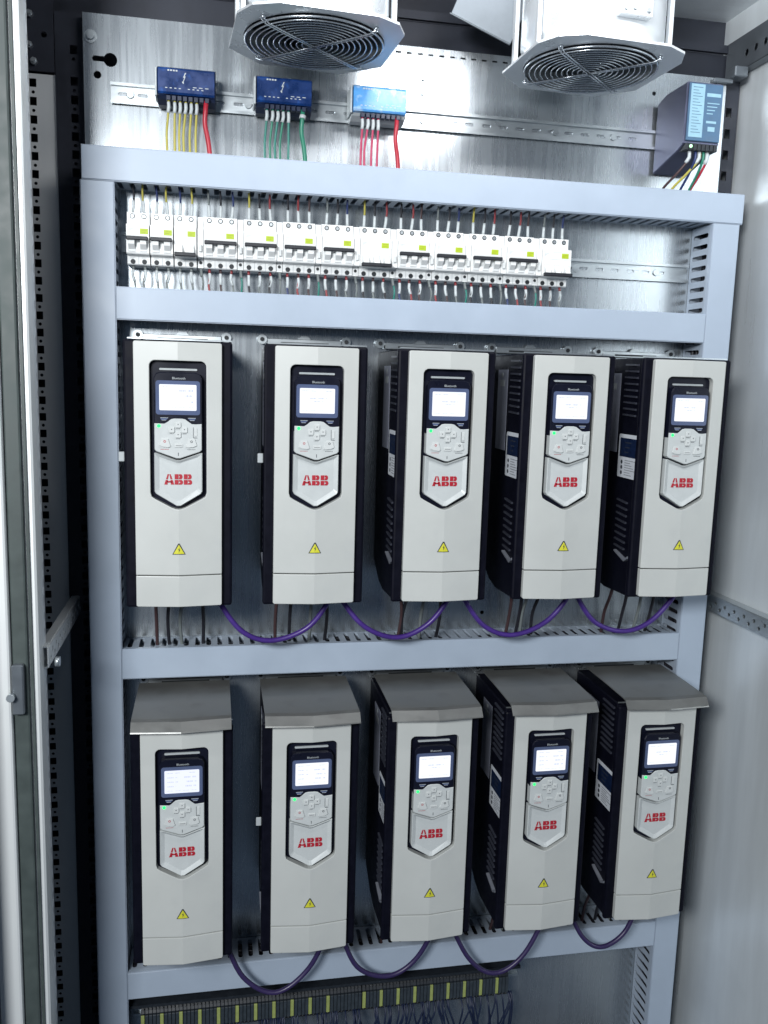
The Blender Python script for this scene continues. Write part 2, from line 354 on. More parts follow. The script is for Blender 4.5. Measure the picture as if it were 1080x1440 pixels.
# ------------------------------------------------------------------ drives
H = .4315; HW = .069
def yc(x): return -.234 + .008 * abs(x) / HW
def poly2(bm, pts, front, depth):
    """closed outline symmetric or not, split at x=0 so that it follows the ridge of the cover"""
    def clip(P, s):
        out = []
        for i in range(len(P)):
            a, c = P[i], P[(i + 1) % len(P)]
            ia, ic = a[0] * s >= -1e-9, c[0] * s >= -1e-9
            if ia: out.append(a)
            if ia != ic:
                t = a[0] / (a[0] - c[0]); out.append((0, a[1] + t * (c[1] - a[1])))
        r = []
        for q in out:
            if not r or (abs(q[0] - r[-1][0]) + abs(q[1] - r[-1][1])) > 1e-7: r.append(q)
        if len(r) > 1 and (abs(r[0][0] - r[-1][0]) + abs(r[0][1] - r[-1][1])) < 1e-7: r.pop()
        return r
    for s in (-1, 1):
        P = clip(pts, s)
        if len(P) >= 3: prism(bm, P, 'y', lambda x, z: yc(x) - front, lambda x, z: yc(x) - front + depth)
def make_drive():
    t = thing('motor_drive', 'x', 'motor drive', (0, 0, 0))
    # black body with front rim, heatsink top and slanted rear bottom
    b = BM(); prism(b, [(-.004, .03), (-.004, .434), (-.196, .434), (-.196, -.006), (-.10, -.010), (-.06, -.002)], 'x', -.0795, .0795, .002)
    obj('body', b, 'black', t)
    b = BM(); bx(b, -.086, .086, -.2045, -.2155, -.004, .4345, .004, 2); rim = obj('front_rim', b, 'black', t)
    for s in (-1, 1):   # small clips near the bottom of each side
        b = BM(); prism(b, [(-.2040, .071), (-.190, .0635), (-.148, .074), (-.148, .0715), (-.190, .0590), (-.2040, .0665)], 'x', s * .0797, s * .0860); obj('side_clip', b, mat_clip, t)
    # louvres, left and right
    for s in (-1, 1):
        b = BM()
        for i in range(9): z = .424 - .0115 * i; prism(b, [(-.140, z), (-.188, z - .001), (-.188, z - .0045), (-.140, z - .003)], 'x', s * .0797, s * .0832)
        for i in range(8): z = .172 - .0125 * i; prism(b, [(-.140, z), (-.180, z - .003), (-.180, z - .0065), (-.140, z - .003)], 'x', s * .0797, s * .0832)
        obj('louvres', b, mat_louv, t)['kind'] = 'stuff'
    # side labels on the left flank
    b = BM(); prism(b, rrect(-.2035, -.130, .213, .294, .003, 2), 'x', -.0800, -.0808); sl = obj('rating_label', b, 'paper', t)
    b = BM(); prism(b, rect(-.1985, -.136, .252, .287), 'x', -.0808, -.0812); obj('blue_print', b, 'paperb', sl)
    b = BM()
    for k, (y, z) in enumerate(((-.142, .242), (-.142, .232), (-.142, .222))): prism(b, circ(y - .004, z, .0038, 8), 'x', -.0808, -.0812)
    for i in range(7): z = .246 - .0045 * i; prism(b, rect(-.198 + .006 * ((i * 3) % 4), -.158, z - .0007, z), 'x', -.0808, -.0811)
    for i in range(3): prism(b, rect(-.180 + .005 * i, -.155, .278 - .009 * i, .2795 - .009 * i), 'x', -.0812, -.0814)
    obj('print', b, 'ink', sl)
    b = BM(); prism(b, rect(-.120, -.064, .258, .407), 'x', -.0800, -.0806); tl = obj('tall_side_plate', b, 'papere', t)
    b = BM(); prism(b, circ(-.090, .397, .005, 8), 'x', -.0806, -.0809); prism(b, rect(-.104, -.078, .376, .388), 'x', -.0806, -.0809)
    obj('print', b, 'edge', tl)
    b = BM(); bx(b, -.0955, -.0862, -.206, -.203, .238, .254, .001); obj('label_tab', b, 'edge', t)
    # thin metal top edge and mounting ears
    b = BM(); bx(b, -.080, .086, -.20, -.198, .4355, .4375); obj('top_edge', b, 'zinc', t)
    b = BM(); bx(b, -.070, .070, -.012, -.003, .440, .452, .001)
    for s in (-1, 1): prism(b, circ(s * .079, .450, .009, 12), 'y', -.003, -.009)
    prism(b, [(-.012, .452), (-.006, .458), (.006, .458), (.012, .452)], 'y', -.004, -.009)
    fl = obj('mounting_flange', b, 'zinc', t)
    b = BM()
    for s in (-1, 1): cyl(b, (s * .079, -.009, .450), (s * .079, -.011, .450), .004, n=10)
    for s in (-.9, -.3, .3): bx(b, s * .05, s * .05 + .03, -.0135, -.012, .443, .446)
    obj('screw', b, 'hole', fl)
    # front cover with keypad window
    def halves(outl_l, y_back, name, m, front=0, bev=.0012):
        b = BM()
        for s in (-1, 1):
            P = [(p[0] * s, p[1]) for p in outl_l]
            if s > 0: P = P[::-1]
            prism(b, P, 'y', lambda x, z: yc(x) - front, lambda x, z: y_back)
        bmesh.ops.remove_doubles(b, verts=b.verts, dist=1e-6)
        # internal faces on the ridge plane are dropped
        bmesh.ops.delete(b, geom=[f for f in b.faces if all(abs(v.co.x) < 1e-6 for v in f.verts)], context='FACES')
        bmesh.ops.recalc_face_normals(b, faces=b.faces)
        es = [e for e in b.edges if len(e.link_faces) == 2 and abs(e.calc_face_angle(0)) > .7]
        bmesh.ops.bevel(b, geom=es, offset=bev, segments=2, affect='EDGES', profile=.6)
        return obj(name, b, m, t)
    w = .0445; r = .009
    arc = [(-w + r - r * math.sin(math.radians(a)), .402 - r + r * math.cos(math.radians(a))) for a in (0, 20, 45, 70, 90)]
    hole = [(0, .402)] + arc + [(-w, .190), (-w + .002, .1835), (-w + .008, .1795), (-.010, .1655), (-.004, .1635), (0, .163)]
    outl = [(-HW + .002, H), (-HW, H - .002), (-HW, .0536), (0, .0536)] + hole[::-1] + [(0, H)]
    halves(outl, -.2156, 'front_cover', 'cover')
    halves([(-HW, .0518), (-HW, .002), (-HW + .002, 0), (0, 0), (0, .0518)], -.2156, 'lower_cover', 'cover')
    b = BM(); bx(b, -.0665, .0665, -.2150, -.2225, .050, .056); obj('cover_seam', b, 'black', t)
    # black recess floor with the light handle edge
    b = BM(); prism(b, [(-.047, .404), (-.047, .18), (0, .160), (.047, .18), (.047, .404)], 'y', -.2156, -.2172); obj('keypad_recess', b, 'gloss', t)
    b = BM(); prism(b, rrect(-.0295, .0300, .3868, .3900, .0014, 2), 'y', -.2172, -.2200); obj('handle_edge', b, 'edge', t)
    # keypad
    pb = BM(); prism(pb, [(-.0375, .3745), (-.034, .3815), (-.028, .3835), (.028, .3835), (.034, .3815), (.0375, .3745), (.0375, .294), (-.0375, .294)], 'y', -.2172, -.2325, .0012); kp = obj('keypad', pb, 'gloss', t)
    b = BM(); prism(b, rrect(-.0345, .0345, .3165, .3705, .004, 3), 'y', -.2325, -.2333); obj('screen_frame', b, 'frame', kp)
    b = BM(); prism(b, rrect(-.0290, .0290, .3235, .3645, .0015, 2), 'y', -.2333, -.2338); obj('screen', b, 'screen', kp)
    b = BM()
    b.free()
    def scr(spec):
        b = BM()
        for (x0, x1, z, h) in spec:
            x = x0; w_i = 0
            while x < x1:
                w_i += 1; ww_ = (.0016, .0011, .0018, .0008)[w_i % 4]
                if w_i % 6: prism(b, rect(x, min(x + ww_, x1), z - h / 2, z + h / 2), 'y', -.2338, -.2340)
                x += ww_ + .0009
        return b
    specs = [((.002, .024, .355, .0035), (.012, .025, .3465, .0035), (.020, .0245, .337, .003), (-.025, .026, .3285, .0009), (-.025, -.012, .3605, .0014)),
             ((-.025, -.004, .3600, .0014), (.012, .025, .3600, .0014), (-.024, -.008, .3520, .0018), (.004, .024, .3520, .0026), (-.024, -.006, .3440, .0018), (.008, .024, .3440, .0026), (-.024, -.010, .3360, .0018), (.006, .024, .3360, .0026), (-.025, .026, .3280, .0009)),
             ((-.025, .000, .3600, .0014), (-.012, .016, .3480, .0022), (-.006, .010, .3430, .0016), (-.025, .026, .3280, .0009), (.014, .025, .3600, .0014))]
    prints = []
    for q_ in specs:
        bb = scr(q_); me_ = bpy.data.meshes.new('screen_print'); bmesh.ops.recalc_face_normals(bb, faces=bb.faces); bb.to_mesh(me_); bb.free(); me_.materials.append(K['scrtext']); prints.append(me_)
    make_drive.prints = prints
    b = scr(specs[0])
    for (x0, x1, z, h) in () and ((.002, .024, .355, .0035), (.012, .025, .3465, .0035), (.020, .0245, .337, .003), (-.025, .026, .3285, .0008), (-.025, -.012, .3605, .0012)):
        x = x0
        while x < x1: prism(b, rect(x, min(x + .0017, x1), z - h / 2, z + h / 2), 'y', -.2338, -.2340); x += .0029
    obj('screen_print', b, 'scrtext', kp)
    for s in (-1, 1):
        b = BM(); prism(b, [(s * .028, .3115), (s * .015, .3115), (s * .019, .3075), (s * .026, .3075)], 'y', -.2326, -.2336); obj('soft_key', b, 'frame', kp)
        b = BM(); prism(b, rect(s * .0275, s * .0155, .3112, .3119), 'y', -.2336, -.2340); prism(b, rect(s * .0185, s * .0255, .3075, .3081), 'y', -.2336, -.2340); obj('key_edge', b, 'edge', kp)
    cu = bpy.data.curves.new('keypad_word', 'FONT'); cu.body = 'Bluetooth'; cu.size = .0052; cu.extrude = .0001; cu.align_x = 'CENTER'; cu.resolution_u = 2
    to = bpy.data.objects.new('tmp', cu); me = bpy.data.meshes.new_from_object(to); me.materials.clear(); me.materials.append(K['edge'])
    wo = bpy.data.objects.new('keypad_word', me); COL.objects.link(wo); wo.parent = kp; wo.rotation_euler = (math.radians(90), 0, 0); wo.location = (.0015, -.2328, .3728)
    bpy.data.objects.remove(to); bpy.data.curves.remove(cu)
    # light keypad plate with buttons
    P = [(-.0370, .3025), (-.021, .3010), (-.011, .3095), (-.006, .3105), (.006, .3105), (.011, .3095), (.021, .3010), (.0370, .3025), (.0370, .2605), (.034, .2575), (.003, .2465), (-.003, .2465), (-.034, .2575), (-.0370, .2605)]
    b = BM(); prism(b, P, 'y', -.2172, -.2338, .0010); pl = obj('key_plate', b, 'pad', t)
    def btn(P, name='button', h=.0022, m='button'):
        b = BM(); prism(b, P, 'y', -.2338, -.2338 - h, .0005); return obj(name, b, m, pl)
    for (x, z, d) in ((0, .3005, 0), (-.0100, .2925, 1), (.0100, .2925, 2), (0, .2845, 3)):
        o = btn(rrect(x - .0046, x + .0046, z - .0046, z + .0046, .0014, 2)); 
        a = {0: 90, 1: 180, 2: 0, 3: 270}[d]; b = BM(); prism(b, [(x + .0013 * math.cos(math.radians(a + k)), z + .0008 + .0013 * math.sin(math.radians(a + k))) for k in (0, 120, 240)], 'y', -.2360, -.2362)
        for k in range(3): prism(b, rect(x - .003 + .0022 * k, x - .0016 + .0022 * k, z - .0066, z - .0058), 'y', -.2338, -.2340)
        obj('button_mark', b, 'ink', pl)
    for s in (-1, 1):
        btn([(s * .0295, .2675), (s * .0265, .2780), (s * .0155, .2780), (s * .0115, .2655), (s * .0160, .2640), (s * .024, .2650)])
        b = BM(); plate(b, circ(s * .021, .2740, .0020, 10), [circ(s * .021, .2740, .0012, 8)], 'y', -.2360, -.2362)
        for k in range(6): prism(b, rect(s * .021 - .0065 + .0022 * k, s * .021 - .0050 + .0022 * k, .2606, .2614), 'y', -.2338, -.2340)
        obj('button_mark', b, 'red' if s < 0 else 'ink', pl)
    btn(rrect(-.006, .0075, .2645, .2705, .001, 2), h=.0012)
    b = BM(); bx(b, -.004, .0055, -.2350, -.2352, .2671, .2677); bx(b, -.0004, .0006, -.2338, -.2340, .2508, .2560)
    prism(b, rect(.0235, .0242, .280, .297), 'y', -.2338, -.2340); prism(b, rect(.0242, .030, .2795, .2805), 'y', -.2338, -.2340); obj('button_mark', b, 'ink', pl)
    btn(rrect(.0252, .0300, .2825, .2965, .0012, 2), h=.0010)
    b = BM(); cyl(b, (-.0300, -.2338, .2985), (-.0300, -.2352, .2985), .0028, .0020, n=12); obj('status_light', b, 'led', t)
    # logo cover: bevelled shield with dished centre
    O = [(-.0378, .2550), (-.0378, .1925), (-.0355, .1885), (-.003, .1685), (.003, .1685), (.0355, .1885), (.0378, .1925), (.0378, .2550), (.033, .2545), (.003, .2435), (-.003, .2435), (-.033, .2545)]
    I = [(-.0300, .2480), (-.0300, .1975), (-.0290, .1950), (-.002, .1770), (.002, .1770), (.0290, .1950), (.0300, .1975), (.0300, .2480), (.028, .2475), (.002, .2385), (-.002, .2385), (-.028, .2475)]
    b = BM(); n = len(O)
    a0 = [b.verts.new((x, -.2172, z)) for x, z in O]; a1 = [b.verts.new((x, -.2300, z)) for x, z in O]
    a2 = [b.verts.new((x * .972, -.2318, z + (.2120 - z) * .028)) for x, z in O]; a3 = [b.verts.new((x, -.2282, z)) for x, z in I]
    for A, B in ((a0, a1), (a1, a2), (a2, a3)):
        for i in range(n): b.faces.new((A[i], B[i], B[(i + 1) % n], A[(i + 1) % n]))
    b.faces.new(a3); lc = obj('logo_cover', b, 'pad', t)
    # red lettering, sliced the way the logo is
    b = BM(); y0, y1 = -.2283, -.2288; zb, zt, zm = .2035, .2205, .2117
    def q(P): prism(b, P, 'y', y0, y1)
    def A_(x, w=.0150):
        def lx(z, side, e): # outer / inner edge of a leg
            f = (z - zb) / (zt - zb); return x + w / 2 + side * ((w / 2 - e) * (1 - f) + max(.0024 - e * .2, 0) * f)
        for (a, c) in ((zb, zm - .0006), (zm + .0006, zt)):
            for s in (-1, 1):
                q([(lx(a, s, 0), a), (lx(a, s, .0052), a), (x + w / 2 + s * .0003 if c == zt else lx(c, s, .0052), c), (lx(c, s, 0), c)])
        q([(x + .0038, .2068), (x + w - .0038, .2068), (x + w - .0048, .2094), (x + .0048, .2094)])
    def B_(x, w=.0132):
        q(rect(x, x + .0060, zb, zm - .0006)); q(rect(x, x + .0060, zm + .0006, zt))
        for (a, c, ww) in ((zb, zm - .0006, w), (zm + .0006, zt, w - .0008)):
            h = (c - a) * .36
            q([(x + .0066, a), (x + ww - .002, a), (x + ww - .0004, a + .0018), (x + ww, (a + c) / 2), (x + ww - .0004, c - .0018), (x + ww - .002, c), (x + .0066, c), (x + .0066, c - h), (x + ww - .0052, c - h), (x + ww - .0042, (a + c) / 2), (x + ww - .0052, a + h), (x + .0066, a + h)])
    A_(-.0228, .0158); B_(-.0062); B_(.0083)
    obj('lettering', b, 'red', lc)
    # warning triangle
    ws = BM(); poly2(ws, [(-.0108, .0885), (.0108, .0885), (.0012, .1070), (-.0012, .1070)], .0004, .0006); w_ = obj('warning_sticker', ws, 'ink', t)
    b = BM(); poly2(b, [(-.0088, .0897), (.0088, .0897), (0, .1052)], .0007, .0005); obj('yellow_field', b, 'yellow', w_)
    b = BM(); poly2(b, [(.0012, .1010), (-.0014, .0965), (.0002, .0962), (-.0006, .0915), (.0020, .0970), (.0004, .0972)], .0010, .0005); obj('bolt_mark', b, 'ink', w_)
    return t
mat_clip = mat('clip_grey_plastic', (.16, .17, .20), .35, 0, .1, 60)
mat_louv = mat('louvre_black_plastic', (.035, .038, .052), .32, 0, .1, 60)
proto = make_drive()
UP = ['at the left end of the upper row', 'second from the left in the upper row', 'in the middle of the upper row', 'fourth from the left in the upper row', 'at the right end of the upper row']
LO = [u.replace('upper', 'lower') for u in UP]
xs = [.0019 + .2231 * i for i in range(5)]
drives = []
lab = lambda s, e: 'grey drive %s, %s' % (s, e)
hood_root = None
for i, x in enumerate(xs):
    if i == 0: d = proto; d.location = (x, 0, -.3335); d['label'] = lab(UP[0], 'no hood'); d['group'] = 'motor drives in the upper row'
    else: d = dup(proto, (x, 0, -.3335), lab(UP[i], 'no hood'), 'motor drives in the upper row')
    drives.append(d)
hm = None
for i, x in enumerate(xs):
    d = dup(proto, (x + .0012, 0, -.9845), lab(LO[i], 'under a sheet hood'), 'hooded motor drives in the lower row'); drives.append(d)
    if hm is None:
        b = BM(); Y = [(-.055, .4585), (-.150, .4575), (-.222, .4555), (-.233, .4540), (-.2445, .4405), (-.2455, .4385)]
        rows = []
        for (y, z) in Y:
            f = (y + .055) / -.19
            rows.append([b.verts.new((xx, y - (.008 * f if xx == 0 else 0), z + (.000 if xx else .0))) for xx in (-.083, 0, .083)])
        for r0, r1 in zip(rows, rows[1:]):
            for k in range(2): b.faces.new((r0[k], r0[k + 1], r1[k + 1], r1[k]))
        bmesh.ops.recalc_face_normals(b, faces=b.faces)
        bmesh.ops.solidify(b, geom=b.faces[:], thickness=.0016)
        h = obj('drip_hood', b, 'hood', d); hm = h.data
    else:
        h = bpy.data.objects.new('drip_hood', hm); COL.objects.link(h); h.parent = d
    for o in d.children_recursive:
        if o.name.split('.')[0] == 'screen':
            o.data = o.data if i else o.data.copy(); o.data.materials[0] = K['screenb'] if i == 0 else o.data.materials[0]
for k, d in enumerate(drives):
    d.rotation_euler = (0, 0, math.radians(random.uniform(-.25, .25))); d.location.x += random.uniform(-.0006, .0006)
    for o in d.children_recursive:
        if o.name.split('.')[0] == 'screen_print': o.data = make_drive.prints[(0, 2, 2, 2, 2, 1, 1, 2, 1, 2)[k]]
    if k not in (0, 1, 6):
        for o in [q for q in d.children if q.name.split('.')[0] == 'label_tab']: bpy.data.objects.remove(o)
# ------------------------------------------------------------------ circuit breakers
def make_breaker(n, aux, down):
    t = thing('circuit_breaker', 'x', 'circuit breaker'); p = .0194; w = n * p; x0 = 0
    X0 = -.0108 if aux else 0
    prof = [(-.003, .2345), (-.044, .2345), (-.046, .2365), (-.046, .2495), (-.050, .2500), (-.0625, .2510), (-.0640, .2535), (-.0640, .3000), (-.0620, .3010), (-.046, .3015), (-.046, .3225), (-.003, .3225)]
    b = BM(); prism(b, prof, 'x', .0004, w - .0004); obj('housing', b, 'brk', t)
    if aux:
        pr2 = [(-.003, .2350), (-.0435, .2350), (-.0435, .2505), (-.0625, .2515), (-.0625, .2995), (-.0445, .3005), (-.0445, .3215), (-.003, .3215)]
        b = BM(); prism(b, pr2, 'x', X0 + .0004, -.0004); a = obj('side_module', b, 'brk', t)
        b = BM(); cyl(b, (X0 / 2, -.0436, .2440), (X0 / 2, -.0443, .2440), .0028, n=10); obj('screw_hole', b, 'hole', a)
        b = BM(); bx(b, X0 + .003, -.003, -.0625, -.067, .260, .272, .0008); obj('toggle', b, 'tog', a)
    b = BM()
    bx(b, .001, w - .001, -.0641, -.0645, .2820, .2823); bx(b, .001, w - .001, -.0641, -.0645, .2952, .2955)
    for k in range(n):
        xc = p * (k + .5)
        bx(b, xc - .005, xc + .004, -.0463, -.0466, .2468, .2473); bx(b, xc - .005, xc + .002, -.0463, -.0466, .2452, .2456)
        if k: bx(b, p * k - .0003, p * k + .0003, -.0463, -.0466, .3020, .3220); bx(b, p * k - .0003, p * k + .0003, -.0463, -.0466, .2350, .2490)
    for k in range(3): bx(b, .004, .013 - .003 * k, -.0641, -.0645, .2925 - .0022 * k, .2931 - .0022 * k)
    obj('print_line', b, 'edge', t)
    for k in range(n):
        xc = p * (k + .5)
        for zz_ in (.3165, .2400):
            b = BM(); cyl(b, (xc, -.0460, zz_), (xc, -.0466, zz_), .0042, n=14); s_ = obj('terminal_screw', b, 'hole', t)
            if zz_ > .3:
                b = BM(); cyl(b, (xc, -.0466, zz_), (xc, -.0470, zz_), .0028, n=10); obj('screw_head', b, 'zinc', s_)
        b = BM(); zt = .2640 if not down else .2600
        bx(b, xc - .0062, xc + .0062, -.0640, -.0655, .2545, .2730, .0006)
        tg = obj('toggle_window', b, 'tog', t)
        b = BM()
        if down: prism(b, [(-.0655, .270), (-.0655, .256), (-.076, .2555), (-.0745, .262)], 'x', xc - .005, xc + .005)
        else: prism(b, [(-.0655, .258), (-.0655, .2725), (-.076, .2735), (-.0745, .266)], 'x', xc - .005, xc + .005)
        obj('toggle', b, 'brk', tg)
    b = BM(); z = .2755 if not down else .2530; bx(b, .0015, w - .0015, -.0700, -.0790, z - .0032, z + .0032, .0010); obj('toggle_bar', b, 'motor', t)
    sx = w - .0155 if n == 2 else w - .0195
    b = BM(); bx(b, sx, sx + .0135, -.0640, -.0648, .2845, .2935); st = obj('sticker', b, 'sticker', t)
    b = BM()
    for k in range(2): bx(b, sx + .002, sx + .0115 - .002 * k, -.0648, -.0651, .2905 - .0032 * k, .2912 - .0032 * k)
    obj('print', b, mat_stk, st)
    return t
mat_stk = mat('sticker_print', (.32, .36, .02), .5, 0, .05, 60)
protos = {}
bx0 = -.0905; BP = []
for i in range(13):
    n = 2 if i < 3 else 3; down = i in (2, 7, 12)
    x = bx0 + .0400 * i if n == 2 else bx0 + .120 + .0108 + (i - 3) * .0694
    side = ORD[i] + ' circuit breaker from the left'
    lb = ('narrow two pole' if n == 2 else 'three pole') + ' white circuit breaker, ' + ORD[i] + ' from the left, its black toggle bar ' + ('down' if down else 'up')
    k_ = (n, down)
    if k_ not in protos: protos[k_] = make_breaker(n, n == 3, down); d = protos[k_]; d.location = (x, 0, 0); d['label'] = lb; d['group'] = 'circuit breakers on the rail'
    else: d = dup(protos[k_], (x, 0, 0), lb, 'circuit breakers on the rail')
    BP.append((x, n))
# end clamp
b = BM(); bx(b, .7165, .7235, -.003, -.045, .245, .315, .001)
tag(obj('end_clamp', b, 'tog'), 'small grey end clamp right of the last circuit breaker', 'clamp')
# wires of the breakers (each its own object)
cu_t = ['wy', 'wy', 'wb', 'wy', 'wb', 'wy']
def wire_thing(name, pts, r, m, label, group, sleeve=None, sm='ww', n=6, sub=5, collar=None):
    t = thing(name, label, 'wire', pts[0], group); T = Matrix.Translation(-Vector(pts[0]))
    b = BM(); tube(b, pts, r, n, sub); o = obj('insulation', b, m, t); o.matrix_parent_inverse = T
    if sleeve:
        b = BM(); tube(b, sleeve, r * 1.45, 7, 2); o = obj('marker_sleeve', b, sm, t); o.matrix_parent_inverse = T
    if collar:
        b = BM(); tube(b, collar[0], r * 1.3, 7, 1); o = obj('ferrule_collar', b, collar[1], t); o.matrix_parent_inverse = T
    return t
for i, (x, n) in enumerate(BP):
    for k in range(n):
        xc = x + .0194 * (k + .5); j = random.uniform(-.0015, .0015)
        m = ['wy', 'wk', 'wb'][k % 3] if i > 2 else ['wk', 'wy', 'wb', 'wy', 'wb', 'wy'][(i * 2 + k) % 6]
        if i > 2: m = [['wgy', 'wy', 'wk'], ['wk', 'wk', 'wrm'], ['wb', 'wrm', 'wn']][k][i % 3]
        pts = [(xc, -.036, .318), (xc + j, -.038, .335), (xc + j * 2, -.042, .352), (xc + j - .001, -.046, .372), (xc, -.046, .395)]
        wire_thing('wire', pts, .0019, m, '%s of the wires rising from the top of the %s breaker from the left' % (ORD[k], ORD[i]), 'wires above the breakers',
                   sleeve=[(xc, -.0365, .3235), (xc + j, -.038, .333), (xc + j * 1.6, -.040, .344)])
        pts = [(xc, -.036, .238), (xc - j, -.040, .222), (xc + j * 2, -.044, .205), (xc + j + .002, -.046, .188), (xc, -.046, .165)]
        m = [['wrm', 'wk', 'wb'], ['wn', 'wgy', 'wrm'], ['wgy', 'wk', 'wn']][k][i % 3] if i > 2 else 'wgy'
        wire_thing('wire', pts, .0019, m, '%s of the wires hanging from the bottom of the %s breaker from the left' % (ORD[k], ORD[i]), 'wires below the breakers',
                   sleeve=[(xc - j * .4, -.0385, .2270), (xc - j, -.040, .219), (xc + j * 1.5, -.043, .207)],
                   collar=([(xc, -.0365, .2342), (xc - j * .3, -.0385, .2275)], ['wrm', 'wn', 'wrm'][k] if i > 2 else 'wgy'))
    if n == 3:
        xc = x - .0054; j = random.uniform(.001, .006)
        pts = [(xc, -.034, .240), (xc + .001, -.044, .228), (xc + j, -.050, .210), (xc + j * .6, -.046, .188), (xc, -.046, .165)]
        wire_thing('wire', pts, .0018, 'wgy' if i % 2 else 'wt', 'thin wire under the side module of the %s breaker from the left' % ORD[i], 'wires below the breakers',
                   sleeve=[(xc + .0005, -.042, .2335), (xc + .001, -.046, .226), (xc + .002, -.048, .220)], sm='wgy')
# ------------------------------------------------------------------ three blue modules
def module(x0, light, label):
    t = thing('surge_module', label, 'module', (x0, 0, .505), 'blue boxes on the top rail'); w = .098
    m = 'bluelight' if light else 'bluebox'
    b = BM(); prism(b, [(-.009, .002), (-.009, .056), (-.020, .0585), (-.048, .0585), (-.050, .0565), (-.050, .012), (-.046, .008), (-.030, .002)], 'x', 0, w, .001); obj('base', b, mat_modb if not light else 'edge', t)
    b = BM(); prism(b, [(-.0502, .0120), (-.0502, .0560), (-.052, .0575), (-.060, .0540), (-.0605, .0515), (-.0605, .0160), (-.058, .0130)], 'x', .0015, w - .0015, .0008); f = obj('front_shell', b, m, t)
    b = BM()
    for k in range(4): bx(b, .018 + .0045 * k, .0210 + .0045 * k, -.0605, -.0609, .0490, .0515)
    prism(b, [(.047, .0480), (.0435, .0400), (.0458, .0402), (.0432, .0330), (.0425, .0345), (.0420, .0320), (.0445, .0300), (.0452, .0322), (.0442, .0325), (.0480, .0425), (.0458, .0422), (.0490, .0480)], 'y', -.0605, -.0609)
    for k in range(9):
        if k != 4: bx(b, .014 + .0075 * k, .0175 + .0075 * k, -.0605, -.0608, .0215, .0228)
    for k in range(3): bx(b, .060 + .010 * k, .066 + .010 * k, -.0605, -.0608, .0250, .0262)
    obj('print', b, 'ww', f)
    b = BM(); bx(b, -.0035, .0, -.012, -.056, .010, .055, .0008); obj('end_plate', b, 'ww', t)
    for k in range(8):
        b = BM(); xx = .019 + .0092 * k; bx(b, xx - .0036, xx + .0036, -.0462, -.0575, .0035, .0115, .0006); obj('terminal', b, mat_modb, t)
    return t
mat_modb = mat('module_dark_blue_base', (.012, .02, .05), .4, 0, .1, 60)
mods = [(-.037, 0, 'deep blue box at the left end of the top rail, yellow wires below', ['wy'] * 6, 'wr', 'yellow', 'leftmost', 'red'),
        (.1295, 0, 'deep blue box in the middle of the three, green wires below', ['wt', 'wg', 'wt', 'wg', 'wt'], 'wg', 'green', 'middle', 'thick bright green'),
        (.2985, 1, 'pale blue box, right of the three, crimson wires below', ['wp', 'wp', 'wp', 'wp'], 'wr', 'crimson', 'right', 'thick red')]
for x0, lt, lb, ws_, big, cn, pos, bn in mods:
    module(x0, lt, lb)
    n_ = len(ws_)
    for k, m in enumerate(ws_):
        xc = x0 + .019 + .0092 * k + (.001 if k else 0); j = random.uniform(-.003, .003) - .002
        pts = [(xc, -.052, .510), (xc + .0005, -.054, .500), (xc + j * .4, -.052, .480), (xc + j, -.048, .455), (xc + j * .8, -.046, .425), (xc + j * .5, -.044, .400)]
        wire_thing('wire', pts, .0021, m, '%s thin %s wire from the left under the %s blue box' % (ORD[k], cn, pos), 'thin wires under the blue boxes',
                   sleeve=[(xc, -.053, .506), (xc + .0005, -.054, .498), (xc + j * .3, -.053, .489)])
    xc = x0 + .082; pts = [(xc, -.052, .512), (xc - .001, -.055, .497), (xc - .002, -.053, .475), (xc + .003, -.049, .450), (xc + .006, -.046, .425), (xc + .006, -.044, .400)]
    wire_thing('wire', pts, .0040 if bn != 'red' else .0042, big, '%s wire right of the thin ones under the %s blue box' % (bn if 'thick' in bn else 'thick red', pos), 'thick wires under the blue boxes', n=10,
               sleeve=None if pos != 'middle' else [(xc, -.0545, .503), (xc - .001, -.055, .497)])
# ------------------------------------------------------------------ power supply
ps = thing('power_supply', 'tall dark power supply with pale blue label at the right end of the top rail', 'power supply', (.905, 0, .465))
b = BM(); prism(b, [(-.009, .0), (-.009, .128), (-.040, .1365), (-.118, .1365), (-.118, .030), (-.100, .0205), (-.009, -.002)], 'x', 0, .072, .002); obj('case', b, 'psu', ps)
b = BM(); bx(b, .003, .070, -.1185, -.1225, .034, .134, .001); f = obj('front_panel', b, 'psuf', ps)
b = BM(); bx(b, .006, .0335, -.1225, -.1232, .040, .132, .0003); l_ = obj('label', b, 'psul', f)
b = BM()
for k in range(16): z = .126 - .0052 * k; bx(b, .010, .029 - .004 * ((k * 5) % 3), -.1232, -.1234, z, z + .0010)
obj('print', b, 'psuf', l_)
b = BM(); bx(b, .038, .066, -.1225, -.1230, .112, .118); bx(b, .040, .060, -.1225, -.1230, .066, .070); bx(b, .044, .058, -.1225, -.1230, .052, .060)
for k in range(4): bx(b, .040, .064 - .004 * k, -.1225, -.1229, .100 - .006 * k, .1015 - .006 * k)
obj('print', b, 'psul', f)
b = BM()
for k in range(8): bx(b, .004 + .0082 * k, .0105 + .0082 * k, -.100, -.121, .018, .0300, .0006)
obj('terminal_row', b, 'term', ps)
b = BM(); cyl(b, (.014, -.121, .0245), (.014, -.1225, .0245), .0030, n=10); obj('status_light', b, mat('pale_green_light', (.4, .9, .5), .4, 0, 0, 1, rvar=0, emis=(.5, 1, .5), estr=1.2), ps)
